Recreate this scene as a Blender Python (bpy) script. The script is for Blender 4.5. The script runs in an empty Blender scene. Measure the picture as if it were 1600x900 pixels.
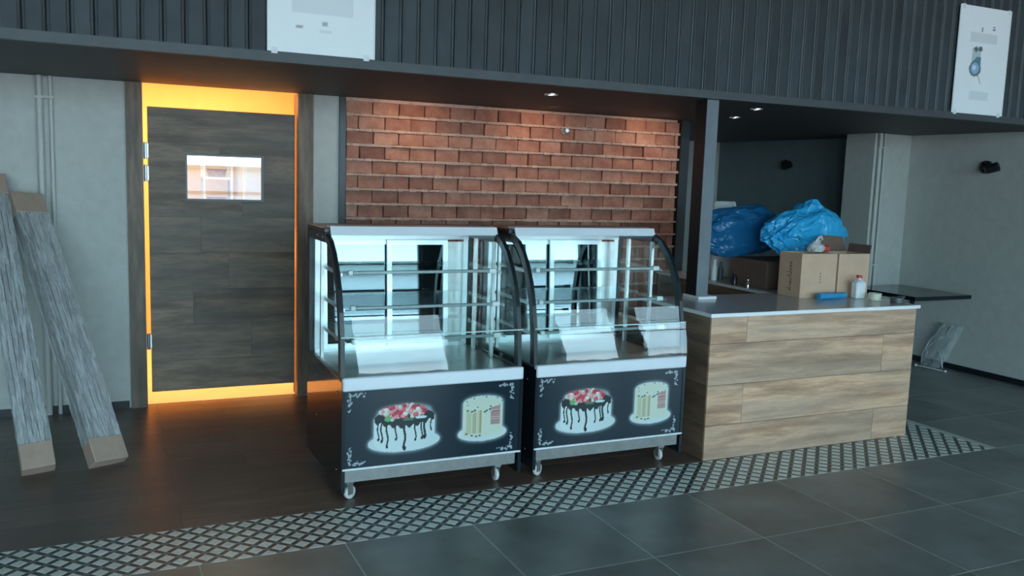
import bpy, bmesh, math, random
import numpy as np
from mathutils import Vector, Matrix, noise
random.seed(7)
PI = math.pi
scene = bpy.context.scene
COL = scene.collection

# ------------------------------------------------------------------ camera
yaw, pitch, roll = math.radians(24.97), math.radians(7.15), math.radians(-1.91)
f0 = Vector((math.sin(yaw), math.cos(yaw), 0)); r0 = Vector((math.cos(yaw), -math.sin(yaw), 0)); d0 = Vector((0, 0, -1))
f1 = math.cos(pitch) * f0 + math.sin(pitch) * d0
d1 = -math.sin(pitch) * f0 + math.cos(pitch) * d0
rr = math.cos(roll) * r0 + math.sin(roll) * d1
dd = -math.sin(roll) * r0 + math.cos(roll) * d1
cam_d = bpy.data.cameras.new('camera'); cam = bpy.data.objects.new('camera', cam_d); COL.objects.link(cam)
cam_d.sensor_width = 36.0; cam_d.lens = 1366.0 / 1600.0 * 36.0
M3 = Matrix((rr, -dd, -f1)).transposed()
cam.matrix_world = Matrix.Translation((0, 0, 1.6)) @ M3.to_4x4()
cam_d.clip_start = 0.05; cam_d.clip_end = 300
scene.camera = cam

# ------------------------------------------------------------------ world, light, exposure
scene.view_settings.view_transform = 'Standard'
scene.view_settings.look = 'None'
scene.view_settings.gamma = 1.0
scene.view_settings.use_curve_mapping = False
scene.view_settings.exposure = 0.5
world = bpy.data.worlds.new('world'); scene.world = world; world.use_nodes = True
wn = world.node_tree; wn.nodes.clear()
wo = wn.nodes.new('ShaderNodeOutputWorld'); bg = wn.nodes.new('ShaderNodeBackground')
tc = wn.nodes.new('ShaderNodeTexCoord'); sx = wn.nodes.new('ShaderNodeSeparateXYZ'); rp = wn.nodes.new('ShaderNodeValToRGB')
wn.links.new(tc.outputs['Generated'], sx.inputs[0]); wn.links.new(sx.outputs['Z'], rp.inputs['Fac'])
rp.color_ramp.elements[0].position = 0.0; rp.color_ramp.elements[0].color = (0.80, 0.93, 1.0, 1)
rp.color_ramp.elements[1].position = 0.7; rp.color_ramp.elements[1].color = (0.38, 0.55, 0.80, 1)
e = rp.color_ramp.elements.new(0.07); e.color = (0.44, 0.80, 1.0, 1)
e = rp.color_ramp.elements.new(0.30); e.color = (0.62, 0.83, 0.95, 1)
wn.links.new(rp.outputs['Color'], bg.inputs['Color']); bg.inputs['Strength'].default_value = 8.5
wn.links.new(bg.outputs[0], wo.inputs['Surface'])

def lamp(name, kind, loc, energy, color, size=0.1, rot=(0, 0, 0), sizey=None, spot=None, blend=0.5):
    l = bpy.data.lights.new(name, kind); o = bpy.data.objects.new(name, l); COL.objects.link(o)
    o.location = loc; o.rotation_euler = rot; l.energy = energy; l.color = color
    if kind == 'AREA':
        l.size = size
        if sizey: l.shape = 'RECTANGLE'; l.size_y = sizey
    elif kind == 'SPOT':
        l.spot_size = spot or 1.6; l.spot_blend = blend; l.shadow_soft_size = size
    elif kind == 'POINT': l.shadow_soft_size = size
    return o
sun = lamp('sunlight', 'SUN', (0, -10, 10), 12.0, (1.0, 0.93, 0.82)); sun.data.angle = 0.01
sun.rotation_euler = (math.radians(32), math.radians(38), 0)      # shines down on the plaza outside
FACADE_Y = -5.0
BAYS = [(-4.6, -2.4), (-1.9, 0.9), (1.25, 3.0), (3.4, 5.0), (7.0, 8.25), (8.65, 9.95)]
ROOM_TOP = 3.6; WIN_TOP = 3.3
for a, b in BAYS:                                                   # sky portals in the window openings
    p = lamp('window_portal', 'AREA', ((a + b) / 2, FACADE_Y - .12, (WIN_TOP + .05) / 2), 1, (1, 1, 1), size=b - a, sizey=WIN_TOP - .05, rot=(PI / 2, 0, 0))
    p.data.cycles.is_portal = True
lamp('corridor_lamp', 'AREA', (0.7, 7.6, 2.52), 85, (1.0, 0.50, 0.19), size=1.6, sizey=1.6)
lamp('corridor_low_fill', 'POINT', (0.75, 6.95, 1.0), 9, (1.0, 0.48, 0.16), size=0.12)  # added unseen fill, throws orange glow on the floor under the door

# ------------------------------------------------------------------ materials
def new_mat(name):
    m = bpy.data.materials.new(name); m.use_nodes = True
    nt = m.node_tree; b = nt.nodes['Principled BSDF']
    return m, nt, b
def N(nt, t, **kw):
    n = nt.nodes.new(t)
    for k, v in kw.items(): setattr(n, k, v)
    return n
def mixcol(nt, fac, a, b, blend='MIX'):
    n = nt.nodes.new('ShaderNodeMix'); n.data_type = 'RGBA'; n.blend_type = blend
    for sock, v in ((n.inputs[0], fac), (n.inputs[6], a), (n.inputs[7], b)):
        if hasattr(v, 'is_linked') or isinstance(v, bpy.types.NodeSocket): nt.links.new(v, sock)
        else: sock.default_value = v if not isinstance(v, tuple) else (v + (1,))[:4]
    return n.outputs[2]
def coords(nt, scale=(1, 1, 1), rand=0.0, kind='Object'):
    t = N(nt, 'ShaderNodeTexCoord'); mp = N(nt, 'ShaderNodeMapping'); mp.inputs['Scale'].default_value = scale
    src = t.outputs[kind]
    if rand:
        oi = N(nt, 'ShaderNodeObjectInfo'); ml = N(nt, 'ShaderNodeMath', operation='MULTIPLY'); ml.inputs[1].default_value = rand
        nt.links.new(oi.outputs['Random'], ml.inputs[0])
        ad = N(nt, 'ShaderNodeVectorMath', operation='ADD'); nt.links.new(src, ad.inputs[0]); nt.links.new(ml.outputs[0], ad.inputs[1]); src = ad.outputs[0]
    nt.links.new(src, mp.inputs['Vector']); return mp.outputs[0]
def noise_tex(nt, vec, scale, detail=4, rough=0.6):
    n = N(nt, 'ShaderNodeTexNoise'); n.inputs['Scale'].default_value = scale; n.inputs['Detail'].default_value = detail
    n.inputs['Roughness'].default_value = rough; nt.links.new(vec, n.inputs['Vector']); return n.outputs['Fac']
def ramp(nt, fac, stops):
    r = N(nt, 'ShaderNodeValToRGB'); nt.links.new(fac, r.inputs['Fac']); el = r.color_ramp.elements
    while len(el) < len(stops): el.new(0.5)
    for e_, (p, c) in zip(el, stops): e_.position = p; e_.color = (c + (1,))[:4]
    return r.outputs['Color']
def bump(nt, b, h, strength=0.3, dist=0.01):
    n = N(nt, 'ShaderNodeBump'); n.inputs['Strength'].default_value = strength; n.inputs['Distance'].default_value = dist
    nt.links.new(h, n.inputs['Height']); nt.links.new(n.outputs[0], b.inputs['Normal'])
def simple(name, col, rough=0.5, metal=0.0, var=0.12, scale=8, bmp=0.05, kind='Object', rnd=0.0):
    m, nt, b = new_mat(name)
    v = coords(nt, rand=5.0, kind=kind); f = noise_tex(nt, v, scale)
    lo = tuple(c * (1 - var) for c in col); hi = tuple(min(1, c * (1 + var)) for c in col)
    c = ramp(nt, f, [(0.3, lo), (0.7, hi)])
    if rnd:
        oi = N(nt, 'ShaderNodeObjectInfo'); mr = N(nt, 'ShaderNodeMapRange'); nt.links.new(oi.outputs['Random'], mr.inputs[0])
        mr.inputs[3].default_value = 1 - rnd; mr.inputs[4].default_value = 1 + rnd
        hs = N(nt, 'ShaderNodeHueSaturation'); nt.links.new(mr.outputs[0], hs.inputs['Value']); nt.links.new(c, hs.inputs['Color']); c = hs.outputs[0]
    nt.links.new(c, b.inputs['Base Color']); b.inputs['Roughness'].default_value = rough; b.inputs['Metallic'].default_value = metal
    if bmp: bump(nt, b, f, bmp, 0.005)
    return m
def wood(name, cols, axis_scale, rough=0.5, rnd=0.12, kind='Object', spec=0.4):
    m, nt, b = new_mat(name)
    v = coords(nt, scale=axis_scale, rand=13.0, kind=kind)
    a = noise_tex(nt, v, 1.6, 5, 0.62)
    v2 = coords(nt, scale=tuple(s * 5 for s in axis_scale), rand=7.0, kind=kind)
    g = noise_tex(nt, v2, 3.0, 6, 0.7)
    v3 = coords(nt, scale=(axis_scale[0] * .5, axis_scale[1] * .5, axis_scale[2] * .35), rand=3.0, kind=kind)
    p = noise_tex(nt, v3, 1.6, 3, 0.5)
    c1 = ramp(nt, a, [(0.30, cols[0]), (0.46, cols[1]), (0.58, cols[2]), (0.72, cols[3])])
    c2 = ramp(nt, g, [(0.35, (0.62, 0.62, 0.62)), (0.6, (1, 1, 1))])
    c = mixcol(nt, 0.55, c1, c2, 'MULTIPLY')
    c = mixcol(nt, ramp(nt, p, [(0.4, (0, 0, 0)), (0.62, (.55, .55, .55))]), c, cols[4])
    oi = N(nt, 'ShaderNodeObjectInfo'); mr = N(nt, 'ShaderNodeMapRange'); nt.links.new(oi.outputs['Random'], mr.inputs[0])
    mr.inputs[3].default_value = 1 - rnd; mr.inputs[4].default_value = 1 + rnd
    hs = N(nt, 'ShaderNodeHueSaturation'); nt.links.new(mr.outputs[0], hs.inputs['Value']); nt.links.new(c, hs.inputs['Color'])
    nt.links.new(hs.outputs[0], b.inputs['Base Color']); b.inputs['Roughness'].default_value = rough
    b.inputs['Specular IOR Level'].default_value = spec
    bump(nt, b, g, 0.15, 0.003)
    return m
def thin_glass(name, tint=(0.93, 0.98, 0.97), ior=1.5, gain=1.6, base=0.02, rough=0.0, warp=0.0):
    m = bpy.data.materials.new(name); m.use_nodes = True; nt = m.node_tree; nt.nodes.clear()
    out = N(nt, 'ShaderNodeOutputMaterial'); tr = N(nt, 'ShaderNodeBsdfTransparent'); gl = N(nt, 'ShaderNodeBsdfGlossy'); mx = N(nt, 'ShaderNodeMixShader')
    lw = N(nt, 'ShaderNodeLayerWeight'); lw.inputs['Blend'].default_value = .5; pw_ = N(nt, 'ShaderNodeMath', operation='POWER'); pw_.inputs[1].default_value = 5
    nt.links.new(lw.outputs['Facing'], pw_.inputs[0]); fr = N(nt, 'ShaderNodeMath', operation='MULTIPLY_ADD'); fr.inputs[1].default_value = .92; fr.inputs[2].default_value = .06
    nt.links.new(pw_.outputs[0], fr.inputs[0])
    ma = N(nt, 'ShaderNodeMath', operation='MULTIPLY_ADD'); ma.inputs[1].default_value = gain; ma.inputs[2].default_value = base; ma.use_clamp = True
    nt.links.new(fr.outputs[0], ma.inputs[0]); nt.links.new(ma.outputs[0], mx.inputs[0])
    tr.inputs['Color'].default_value = tint + (1,); gl.inputs['Color'].default_value = (1, 1, 1, 1); gl.inputs['Roughness'].default_value = rough
    if warp:
        v = coords(nt); f = noise_tex(nt, v, 2.5, 2); bn = N(nt, 'ShaderNodeBump'); bn.inputs['Strength'].default_value = warp; bn.inputs['Distance'].default_value = 0.02
        nt.links.new(f, bn.inputs['Height']); nt.links.new(bn.outputs[0], gl.inputs['Normal'])
    nt.links.new(tr.outputs[0], mx.inputs[1]); nt.links.new(gl.outputs[0], mx.inputs[2]); nt.links.new(mx.outputs[0], out.inputs['Surface'])
    return m
def emit(name, col, s):
    m, nt, b = new_mat(name); b.inputs['Base Color'].default_value = col + (1,); b.inputs['Emission Color'].default_value = col + (1,)
    b.inputs['Emission Strength'].default_value = s; return m
def vcol(name, rough=0.4):
    m, nt, b = new_mat(name); a = N(nt, 'ShaderNodeVertexColor'); a.layer_name = 'print'
    nt.links.new(a.outputs['Color'], b.inputs['Base Color']); b.inputs['Roughness'].default_value = rough
    return m

MAT = {}
MAT['wall'] = simple('wall_paint', (0.53, 0.54, 0.50), 0.85, var=0.06, scale=14, bmp=0.15)
MAT['wall_dark'] = simple('dark_wall_paint', (0.10, 0.13, 0.14), 0.8, var=0.08, scale=6)
MAT['pipe'] = simple('painted_pipe', (0.55, 0.56, 0.52), 0.5, var=0.04)
MAT['orange_wall'] = simple('corridor_paint', (0.85, 0.62, 0.35), 0.7, var=0.04)
MAT['cream_floor'] = simple('cream_floor', (0.75, 0.62, 0.45), 0.6, var=0.05)
MAT['niche'] = simple('niche_shaded_paint', (0.17, 0.22, 0.235), 0.8, var=0.06)  # wall colour darkened to carry the shade inside the niche
MAT['soffit'] = simple('soffit_paint', (0.045, 0.042, 0.045), 0.6, var=0.12, scale=5)
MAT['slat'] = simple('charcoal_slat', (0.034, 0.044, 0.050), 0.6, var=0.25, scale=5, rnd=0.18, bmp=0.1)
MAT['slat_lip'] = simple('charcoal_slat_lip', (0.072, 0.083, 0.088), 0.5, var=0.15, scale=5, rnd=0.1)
MAT['slat_back'] = simple('slat_gap_black', (0.008, 0.010, 0.012), 0.8)
MAT['slat_rail'] = simple('charcoal_edge_rail', (0.065, 0.072, 0.076), 0.5)
MAT['black_metal'] = simple('black_metal', (0.012, 0.016, 0.020), 0.32, var=0.2)
MAT['dark_panel'] = simple('dark_panel', (0.010, 0.016, 0.022), 0.07, var=0.1, bmp=0)
MAT['post'] = simple('post_paint', (0.16, 0.18, 0.20), 0.5, var=0.1)
MAT['steel'] = simple('brushed_steel', (0.55, 0.56, 0.55), 0.32, metal=1.0, var=0.1, scale=20)
MAT['plinth_steel'] = simple('dull_steel', (0.30, 0.30, 0.29), 0.35, metal=0.6, var=0.12, scale=20)
MAT['alu'] = simple('aluminium_frame', (0.80, 0.83, 0.85), 0.35, metal=0.65, var=0.05, bmp=0)
MAT['white_trim'] = simple('white_trim', (0.78, 0.81, 0.84), 0.35, var=0.03, bmp=0)
MAT['mirror'] = simple('mirrored_pane', (0.12, 0.16, 0.175), 0.02, metal=1.0, var=0.02, bmp=0)
MAT['glass'] = thin_glass('case_glass', gain=.5, base=0.0)
MAT['front_glass'] = thin_glass('front_glass', gain=.65, base=0.0, warp=0.04)
MAT['shelf_glass'] = thin_glass('shelf_glass', tint=(0.90, 0.96, 0.95), gain=.8)
MAT['glass_edge'] = simple('glass_edge', (0.55, 0.72, 0.70), 0.15, var=0.05, bmp=0)
MAT['door_glass'] = thin_glass('door_glass', gain=1.0, base=0.0, tint=(0.55, 0.74, 1.0))
MAT['rail_grey'] = simple('rail_grey', (0.22, 0.27, 0.27), 0.3, metal=.5, bmp=0)
MAT['wicker'] = simple('wicker', (0.45, 0.25, 0.12), 0.8, scale=40, var=.3)
MAT['clip'] = simple('white_plastic', (0.8, 0.82, 0.8), 0.4, var=0.02, bmp=0)
MAT['wheel'] = simple('wheel_nylon', (0.62, 0.62, 0.58), 0.4, var=0.1)
MAT['counter_top'] = simple('pale_worktop', (0.62, 0.62, 0.60), 0.18, var=0.05, scale=40, bmp=0)
MAT['counter_edge'] = simple('white_edge', (0.9, 0.9, 0.9), 0.3, var=0.02, bmp=0)
oak = [(0.30, 0.17, 0.105), (0.54, 0.32, 0.20), (0.80, 0.50, 0.32), (0.50, 0.34, 0.235), (0.40, 0.30, 0.225)]
MAT['oak'] = wood('bleached_oak', oak, (0.8, 6, 8.5), 0.42)
oakd = [(0.10, 0.066, 0.048), (0.20, 0.135, 0.093), (0.32, 0.22, 0.15), (0.16, 0.12, 0.09), (0.13, 0.115, 0.095)]
MAT['door_wood'] = wood('door_oak', oakd, (1.0, 6, 7), 0.5, rnd=0.2)
MAT['frame_wood'] = wood('frame_oak', [tuple(c * .8 for c in k) for k in oakd], (6, 6, 0.8), 0.5)
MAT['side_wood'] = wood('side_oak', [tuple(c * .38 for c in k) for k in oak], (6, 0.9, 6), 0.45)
MAT['floor_tile'] = simple('grey_floor_tile', (0.185, 0.205, 0.198), 0.33, var=0.35, scale=2.2, bmp=0.04, rnd=0.10)
MAT['brown_tile'] = wood('brown_floor_tile', [(0.105, 0.076, 0.062), (0.15, 0.104, 0.082), (0.19, 0.128, 0.10), (0.125, 0.09, 0.075), (0.13, 0.10, 0.086)], (0.8, 5, 5), 0.34, rnd=0.1)
MAT['grout'] = simple('floor_grout', (0.55, 0.58, 0.56), 0.8)
MAT['dark_grout'] = simple('dark_grout', (0.085, 0.070, 0.060), 0.8)
MAT['mosaic_light'] = simple('pale_mosaic', (0.80, 0.85, 0.80), 0.35, var=0.15, scale=30, rnd=0.08)
MAT['mosaic_bar'] = simple('dark_mosaic', (0.035, 0.050, 0.048), 0.35, var=0.2, scale=30)
MAT['mosaic_node'] = simple('grey_mosaic', (0.13, 0.16, 0.155), 0.4, var=0.2, scale=30)
MAT['card'] = simple('brown_cardboard', (0.62, 0.41, 0.28), 0.8, var=0.06, scale=10)
MAT['card_dark'] = simple('dark_cardboard', (0.16, 0.10, 0.075), 0.8, var=0.1, scale=10)
MAT['ink'] = simple('carton_ink', (0.05, 0.04, 0.035), 0.8)
MAT['bottle'] = simple('white_bottle', (0.78, 0.80, 0.80), 0.35, var=0.02, bmp=0)
MAT['red'] = simple('red_plastic', (0.55, 0.05, 0.04), 0.4, bmp=0)
MAT['blue_roll'] = simple('blue_film_roll', (0.04, 0.33, 0.62), 0.3, bmp=0)
MAT['tape'] = simple('cream_tape', (0.75, 0.72, 0.55), 0.5, bmp=0)
MAT['grey_tape'] = simple('grey_tape', (0.10, 0.11, 0.11), 0.4, bmp=0)
MAT['paper'] = simple('white_sack', (0.62, 0.62, 0.60), 0.6, var=0.06)
MAT['chrome'] = simple('chrome', (0.85, 0.85, 0.85), 0.12, metal=1.0, bmp=0, var=0.03)
MAT['print'] = vcol('cake_print', 0.12)
MAT['poster'] = vcol('poster_print', 0.55)
MAT['ground'] = simple('plaza_ground', (0.60, 0.58, 0.54), 0.9, var=0.1, scale=0.6)
MAT['outside_white'] = simple('outside_white', (0.75, 0.75, 0.73), 0.8)
MAT['outside_grey'] = simple('outside_grey', (0.20, 0.21, 0.22), 0.8)

def brick_mat():
    m, nt, b = new_mat('red_brick')
    v = coords(nt, rand=9.0); a = noise_tex(nt, v, 9, 5, 0.65); g = noise_tex(nt, v, 60, 3, 0.6)
    c = ramp(nt, a, [(0.3, (0.31, 0.13, 0.09)), (0.5, (0.42, 0.19, 0.13)), (0.7, (0.54, 0.28, 0.19))])
    oi = N(nt, 'ShaderNodeObjectInfo')
    t = ramp(nt, oi.outputs['Random'], [(0.0, (0.62, 0.60, 0.62)), (0.3, (0.88, 0.85, 0.85)), (0.7, (1.0, 1.0, 1.0)), (1.0, (1.0, 1.12, 1.15))])
    c = mixcol(nt, 1.0, c, t, 'MULTIPLY'); c = mixcol(nt, 0.25, c, ramp(nt, g, [(0.3, (.6, .6, .6)), (.7, (1, 1, 1))]), 'MULTIPLY')
    nt.links.new(c, b.inputs['Base Color']); b.inputs['Roughness'].default_value = 0.85; bump(nt, b, g, 0.5, 0.004)
    return m
MAT['brick'] = brick_mat()
MAT['mortar'] = simple('mortar', (0.50, 0.34, 0.27), 0.9, var=0.2, scale=30, bmp=0.4)

def film_mat(name, col, rough=0.22, alpha=0.75, trans=0.35, crease=0.5, scale=12):
    m = bpy.data.materials.new(name); m.use_nodes = True; nt = m.node_tree; nt.nodes.clear()
    out = N(nt, 'ShaderNodeOutputMaterial')
    v = coords(nt); f = noise_tex(nt, v, scale, 3, 0.55); bn = N(nt, 'ShaderNodeBump'); bn.inputs['Strength'].default_value = crease; bn.inputs['Distance'].default_value = 0.02
    nt.links.new(f, bn.inputs['Height'])
    pb = N(nt, 'ShaderNodeBsdfPrincipled'); pb.inputs['Base Color'].default_value = col + (1,); pb.inputs['Roughness'].default_value = rough
    nt.links.new(bn.outputs[0], pb.inputs['Normal'])
    tl = N(nt, 'ShaderNodeBsdfTranslucent'); tl.inputs['Color'].default_value = col + (1,)
    m1 = N(nt, 'ShaderNodeMixShader'); m1.inputs[0].default_value = trans; nt.links.new(pb.outputs[0], m1.inputs[1]); nt.links.new(tl.outputs[0], m1.inputs[2])
    tr = N(nt, 'ShaderNodeBsdfTransparent'); m2 = N(nt, 'ShaderNodeMixShader'); m2.inputs[0].default_value = alpha
    nt.links.new(tr.outputs[0], m2.inputs[1]); nt.links.new(m1.outputs[0], m2.inputs[2]); nt.links.new(m2.outputs[0], out.inputs['Surface'])
    return m
MAT['blue_film'] = film_mat('blue_plastic_film', (0.04, 0.50, 0.88), alpha=0.93, trans=0.2, crease=0.7)
MAT['blue_film_shaded'] = film_mat('shaded_blue_film', (0.015, 0.15, 0.34), alpha=0.95, trans=0.15, crease=0.5)  # blue film with shade put into its colour, for the rear bag
def stretch_mat():
    m = bpy.data.materials.new('clear_stretch_film'); m.use_nodes = True; nt = m.node_tree; nt.nodes.clear()
    out = N(nt, 'ShaderNodeOutputMaterial'); t = N(nt, 'ShaderNodeTexCoord'); outs = []
    for rot_, sc in ((.62, 26), (-.55, 30), (0.05, 38)):
        mp = N(nt, 'ShaderNodeMapping'); mp.inputs['Rotation'].default_value = (0, rot_, 0); mp.inputs['Scale'].default_value = (1.0, .6, .09)
        nt.links.new(t.outputs['Object'], mp.inputs['Vector']); outs.append(ramp(nt, noise_tex(nt, mp.outputs[0], sc * 2, 3, .6), [(.47, (0, 0, 0)), (.62, (1, 1, 1))]))
    f = mixcol(nt, 1.0, mixcol(nt, 1.0, outs[0], outs[1], 'LIGHTEN'), outs[2], 'LIGHTEN')
    mr = N(nt, 'ShaderNodeMapRange'); nt.links.new(f, mr.inputs[0]); mr.inputs[3].default_value = .12; mr.inputs[4].default_value = .55
    pb = N(nt, 'ShaderNodeBsdfPrincipled'); pb.inputs['Base Color'].default_value = (.80, .82, .82, 1); pb.inputs['Roughness'].default_value = .2
    bn = N(nt, 'ShaderNodeBump'); bn.inputs['Strength'].default_value = .7; bn.inputs['Distance'].default_value = .01; nt.links.new(f, bn.inputs['Height']); nt.links.new(bn.outputs[0], pb.inputs['Normal'])
    tr = N(nt, 'ShaderNodeBsdfTransparent'); mx = N(nt, 'ShaderNodeMixShader'); nt.links.new(mr.outputs[0], mx.inputs[0]); nt.links.new(tr.outputs[0], mx.inputs[1]); nt.links.new(pb.outputs[0], mx.inputs[2]); nt.links.new(mx.outputs[0], out.inputs['Surface'])
    return m
MAT['stretch_film'] = stretch_mat()
MAT['clear_film'] = film_mat('clear_bag_film', (0.55, 0.62, 0.62), rough=0.12, alpha=0.30, trans=0.2, crease=1.0, scale=18)
MAT['white_film'] = film_mat('white_bag_film', (0.80, 0.80, 0.78), rough=0.3, alpha=0.95, trans=0.3, crease=0.6)

# ------------------------------------------------------------------ geometry helpers
class MB:
    def __init__(s): s.v = []; s.f = []; s.mi = []; s.m = 0
    def mat(s, i): s.m = i; return s
    def add(s, vs, fs, T=None):
        o = len(s.v)
        s.v += [tuple(T @ Vector(p)) if T is not None else tuple(p) for p in vs]
        s.f += [tuple(o + i for i in f) for f in fs]; s.mi += [s.m] * len(fs); return s
    def box(s, x0, x1, y0, y1, z0, z1, T=None, ch=0.0):
        if ch:
            bm = bmesh.new(); bmesh.ops.create_cube(bm, size=1)
            for v in bm.verts: v.co = Vector(((x0 + x1) / 2 + v.co.x * (x1 - x0), (y0 + y1) / 2 + v.co.y * (y1 - y0), (z0 + z1) / 2 + v.co.z * (z1 - z0)))
            bmesh.ops.bevel(bm, geom=bm.edges[:], offset=ch, segments=1, affect='EDGES')
            bm.verts.index_update(); vs = [v.co.copy() for v in bm.verts]; fs = [[v.index for v in f.verts] for f in bm.faces]; bm.free()
            return s.add(vs, fs, T)
        vs = [(x, y, z) for z in (z0, z1) for y in (y0, y1) for x in (x0, x1)]
        return s.add(vs, [(0, 2, 3, 1), (4, 5, 7, 6), (0, 1, 5, 4), (2, 6, 7, 3), (0, 4, 6, 2), (1, 3, 7, 5)], T)
    def lathe(s, prof, n=20, T=None, cap=True):
        vs = []; fs = []
        for r, z in prof:
            for k in range(n): a = 2 * PI * k / n; vs.append((r * math.cos(a), r * math.sin(a), z))
        for i in range(len(prof) - 1):
            for k in range(n): k2 = (k + 1) % n; fs.append((i * n + k, i * n + k2, (i + 1) * n + k2, (i + 1) * n + k))
        if cap: fs.append(tuple(range(n - 1, -1, -1))); fs.append(tuple((len(prof) - 1) * n + k for k in range(n)))
        return s.add(vs, fs, T)
    def tube(s, pts, r, n=8):
        P = [Vector(p) for p in pts]; vs = []; fs = []
        rs = r if isinstance(r, (list, tuple)) else [r] * len(P)
        up = Vector((0, 0, 1))
        for i, p in enumerate(P):
            t = (P[min(i + 1, len(P) - 1)] - P[max(i - 1, 0)]).normalized()
            a = t.cross(up if abs(t.z) < .9 else Vector((1, 0, 0))).normalized(); b = t.cross(a)
            for k in range(n): w = 2 * PI * k / n; vs.append(p + (a * math.cos(w) + b * math.sin(w)) * rs[i])
        for i in range(len(P) - 1):
            for k in range(n): k2 = (k + 1) % n; fs.append((i * n + k, i * n + k2, (i + 1) * n + k2, (i + 1) * n + k))
        fs.append(tuple(range(n - 1, -1, -1))); fs.append(tuple((len(P) - 1) * n + k for k in range(n)))
        return s.add(vs, fs)
    def prism(s, poly, x0, x1):                     # poly of (y,z) extruded along x
        n = len(poly); vs = [(x0, y, z) for y, z in poly] + [(x1, y, z) for y, z in poly]
        fs = [tuple(range(n)), tuple(range(2 * n - 1, n - 1, -1))] + [(i, i + n, (i + 1) % n + n, (i + 1) % n) for i in range(n)]
        return s.add(vs, fs)
    def mesh(s, name, mats, smooth=False):
        me = bpy.data.meshes.new(name); me.from_pydata(s.v, [], s.f)
        for m in (mats if isinstance(mats, (list, tuple)) else [mats]): me.materials.append(m)
        me.polygons.foreach_set('material_index', s.mi)
        bm = bmesh.new(); bm.from_mesh(me); bmesh.ops.recalc_face_normals(bm, faces=bm.faces); bm.to_mesh(me); bm.free()
        if smooth:
            me.polygons.foreach_set('use_smooth', [True] * len(me.polygons))
            try: me.set_sharp_from_angle(angle=math.radians(40))
            except Exception: pass
        me.update(); return me
def link(name, me, parent=None, loc=None):
    o = bpy.data.objects.new(name, me); COL.objects.link(o)
    if parent is not None: o.parent = parent
    if loc is not None: o.location = loc
    return o
def tag(o, label=None, cat=None, group=None, kind=None):
    if label: o['label'] = label
    if cat: o['category'] = cat
    if group: o['group'] = group
    if kind: o['kind'] = kind
    return o
def empty(name, loc=(0, 0, 0), rz=0.0):
    o = bpy.data.objects.new(name, None); COL.objects.link(o); o.location = loc; o.rotation_euler = (0, 0, rz)
    o.empty_display_size = 0.1; return o
def part(name, mb, mats, parent=None, smooth=False, loc=None): return link(name, mb.mesh(name, mats, smooth), parent, loc)
def centered(x0, x1, y0, y1, z0, z1, ch=0.0):
    c = ((x0 + x1) / 2, (y0 + y1) / 2, (z0 + z1) / 2); h = ((x1 - x0) / 2, (y1 - y0) / 2, (z1 - z0) / 2)
    return MB().box(-h[0], h[0], -h[1], h[1], -h[2], h[2], ch=ch), c
def boxpart(name, x0, x1, y0, y1, z0, z1, mat, parent=None, ch=0.0):
    mb, c = centered(x0, x1, y0, y1, z0, z1, ch); return part(name, mb, mat, parent, loc=c)
def boxes(name, bs, mat, parent=None, ch=0.0, cat=None):
    out = []
    for b in bs:
        mb, c = centered(*b, ch); o = part(name, mb, mat, parent, loc=c); out.append(o)
    return out
def struct(o): o['kind'] = 'structure'; return o

H = 2.13          # soffit height
YW = 6.2          # wall behind the display cases
YF = 4.5          # front face of the bulkhead
XR = 7.0          # right hand wall
YB = 9.0          # rear wall of the kitchen niche

# ------------------------------------------------------------------ structure: floor
floor = struct(part('floor', MB().box(-5.2, 10.2, FACADE_Y, YB + .2, -0.15, -0.004), MAT['grout'], None))
boxes('grout_bed', [(-5.1, 10.1, FACADE_Y, 3.5845, -.0038, -.0006), (5.061, 10.1, 3.5846, YB, -.0038, -.0006)], MAT['grout'], floor)
T = 0.6; X0 = 0.91
tile_mesh = MB().box(-T / 2 + .003, T / 2 - .003, -T / 2 + .003, T / 2 - .003, -0.0035, 0.0).mesh('floor_tile', MAT['floor_tile'])
def clipped_tile(x0, x1, y0, y1, mat, name='floor_tile'):
    mb, c = centered(x0 + .003, x1 - .003, y0 + .003, y1 - .003, -0.0035, 0.0); return part(name, mb, mat, floor, loc=c)
rest = MB()
XS = 5.06                                                                  # outer edge of the mosaic border
for i in range(-10, 16):
    for j in range(-15, 9):
        x0 = X0 + i * T; y0 = 3.585 + (j - 1) * T; x1, y1 = x0 + T, y0 + T
        if x0 < -5.1 or x1 > 10.1 or y1 > YB: continue
        if j <= 0:
            if j >= -2 and x0 > -1.2 and x1 < 6.8: link('floor_tile', tile_mesh, floor, ((x0 + x1) / 2, (y0 + y1) / 2, 0))
            else: rest.box(x0 + .0025, x1 - .0025, y0 + .0025, y1 - .0025, -0.0035, 0.0)
        elif x1 > XS + .05:
            xa = max(x0, XS + .003)
            if j <= 4 and x1 < 8: clipped_tile(xa, min(x1, XR - .001) if x1 > XR else x1, y0, y1, MAT['floor_tile'])
            else: rest.box(xa + .0025, x1 - .0025, y0 + .0025, y1 - .0025, -0.0035, 0.0)
tag(part('far_floor_tile', rest, MAT['floor_tile'], floor), kind='stuff')
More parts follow.
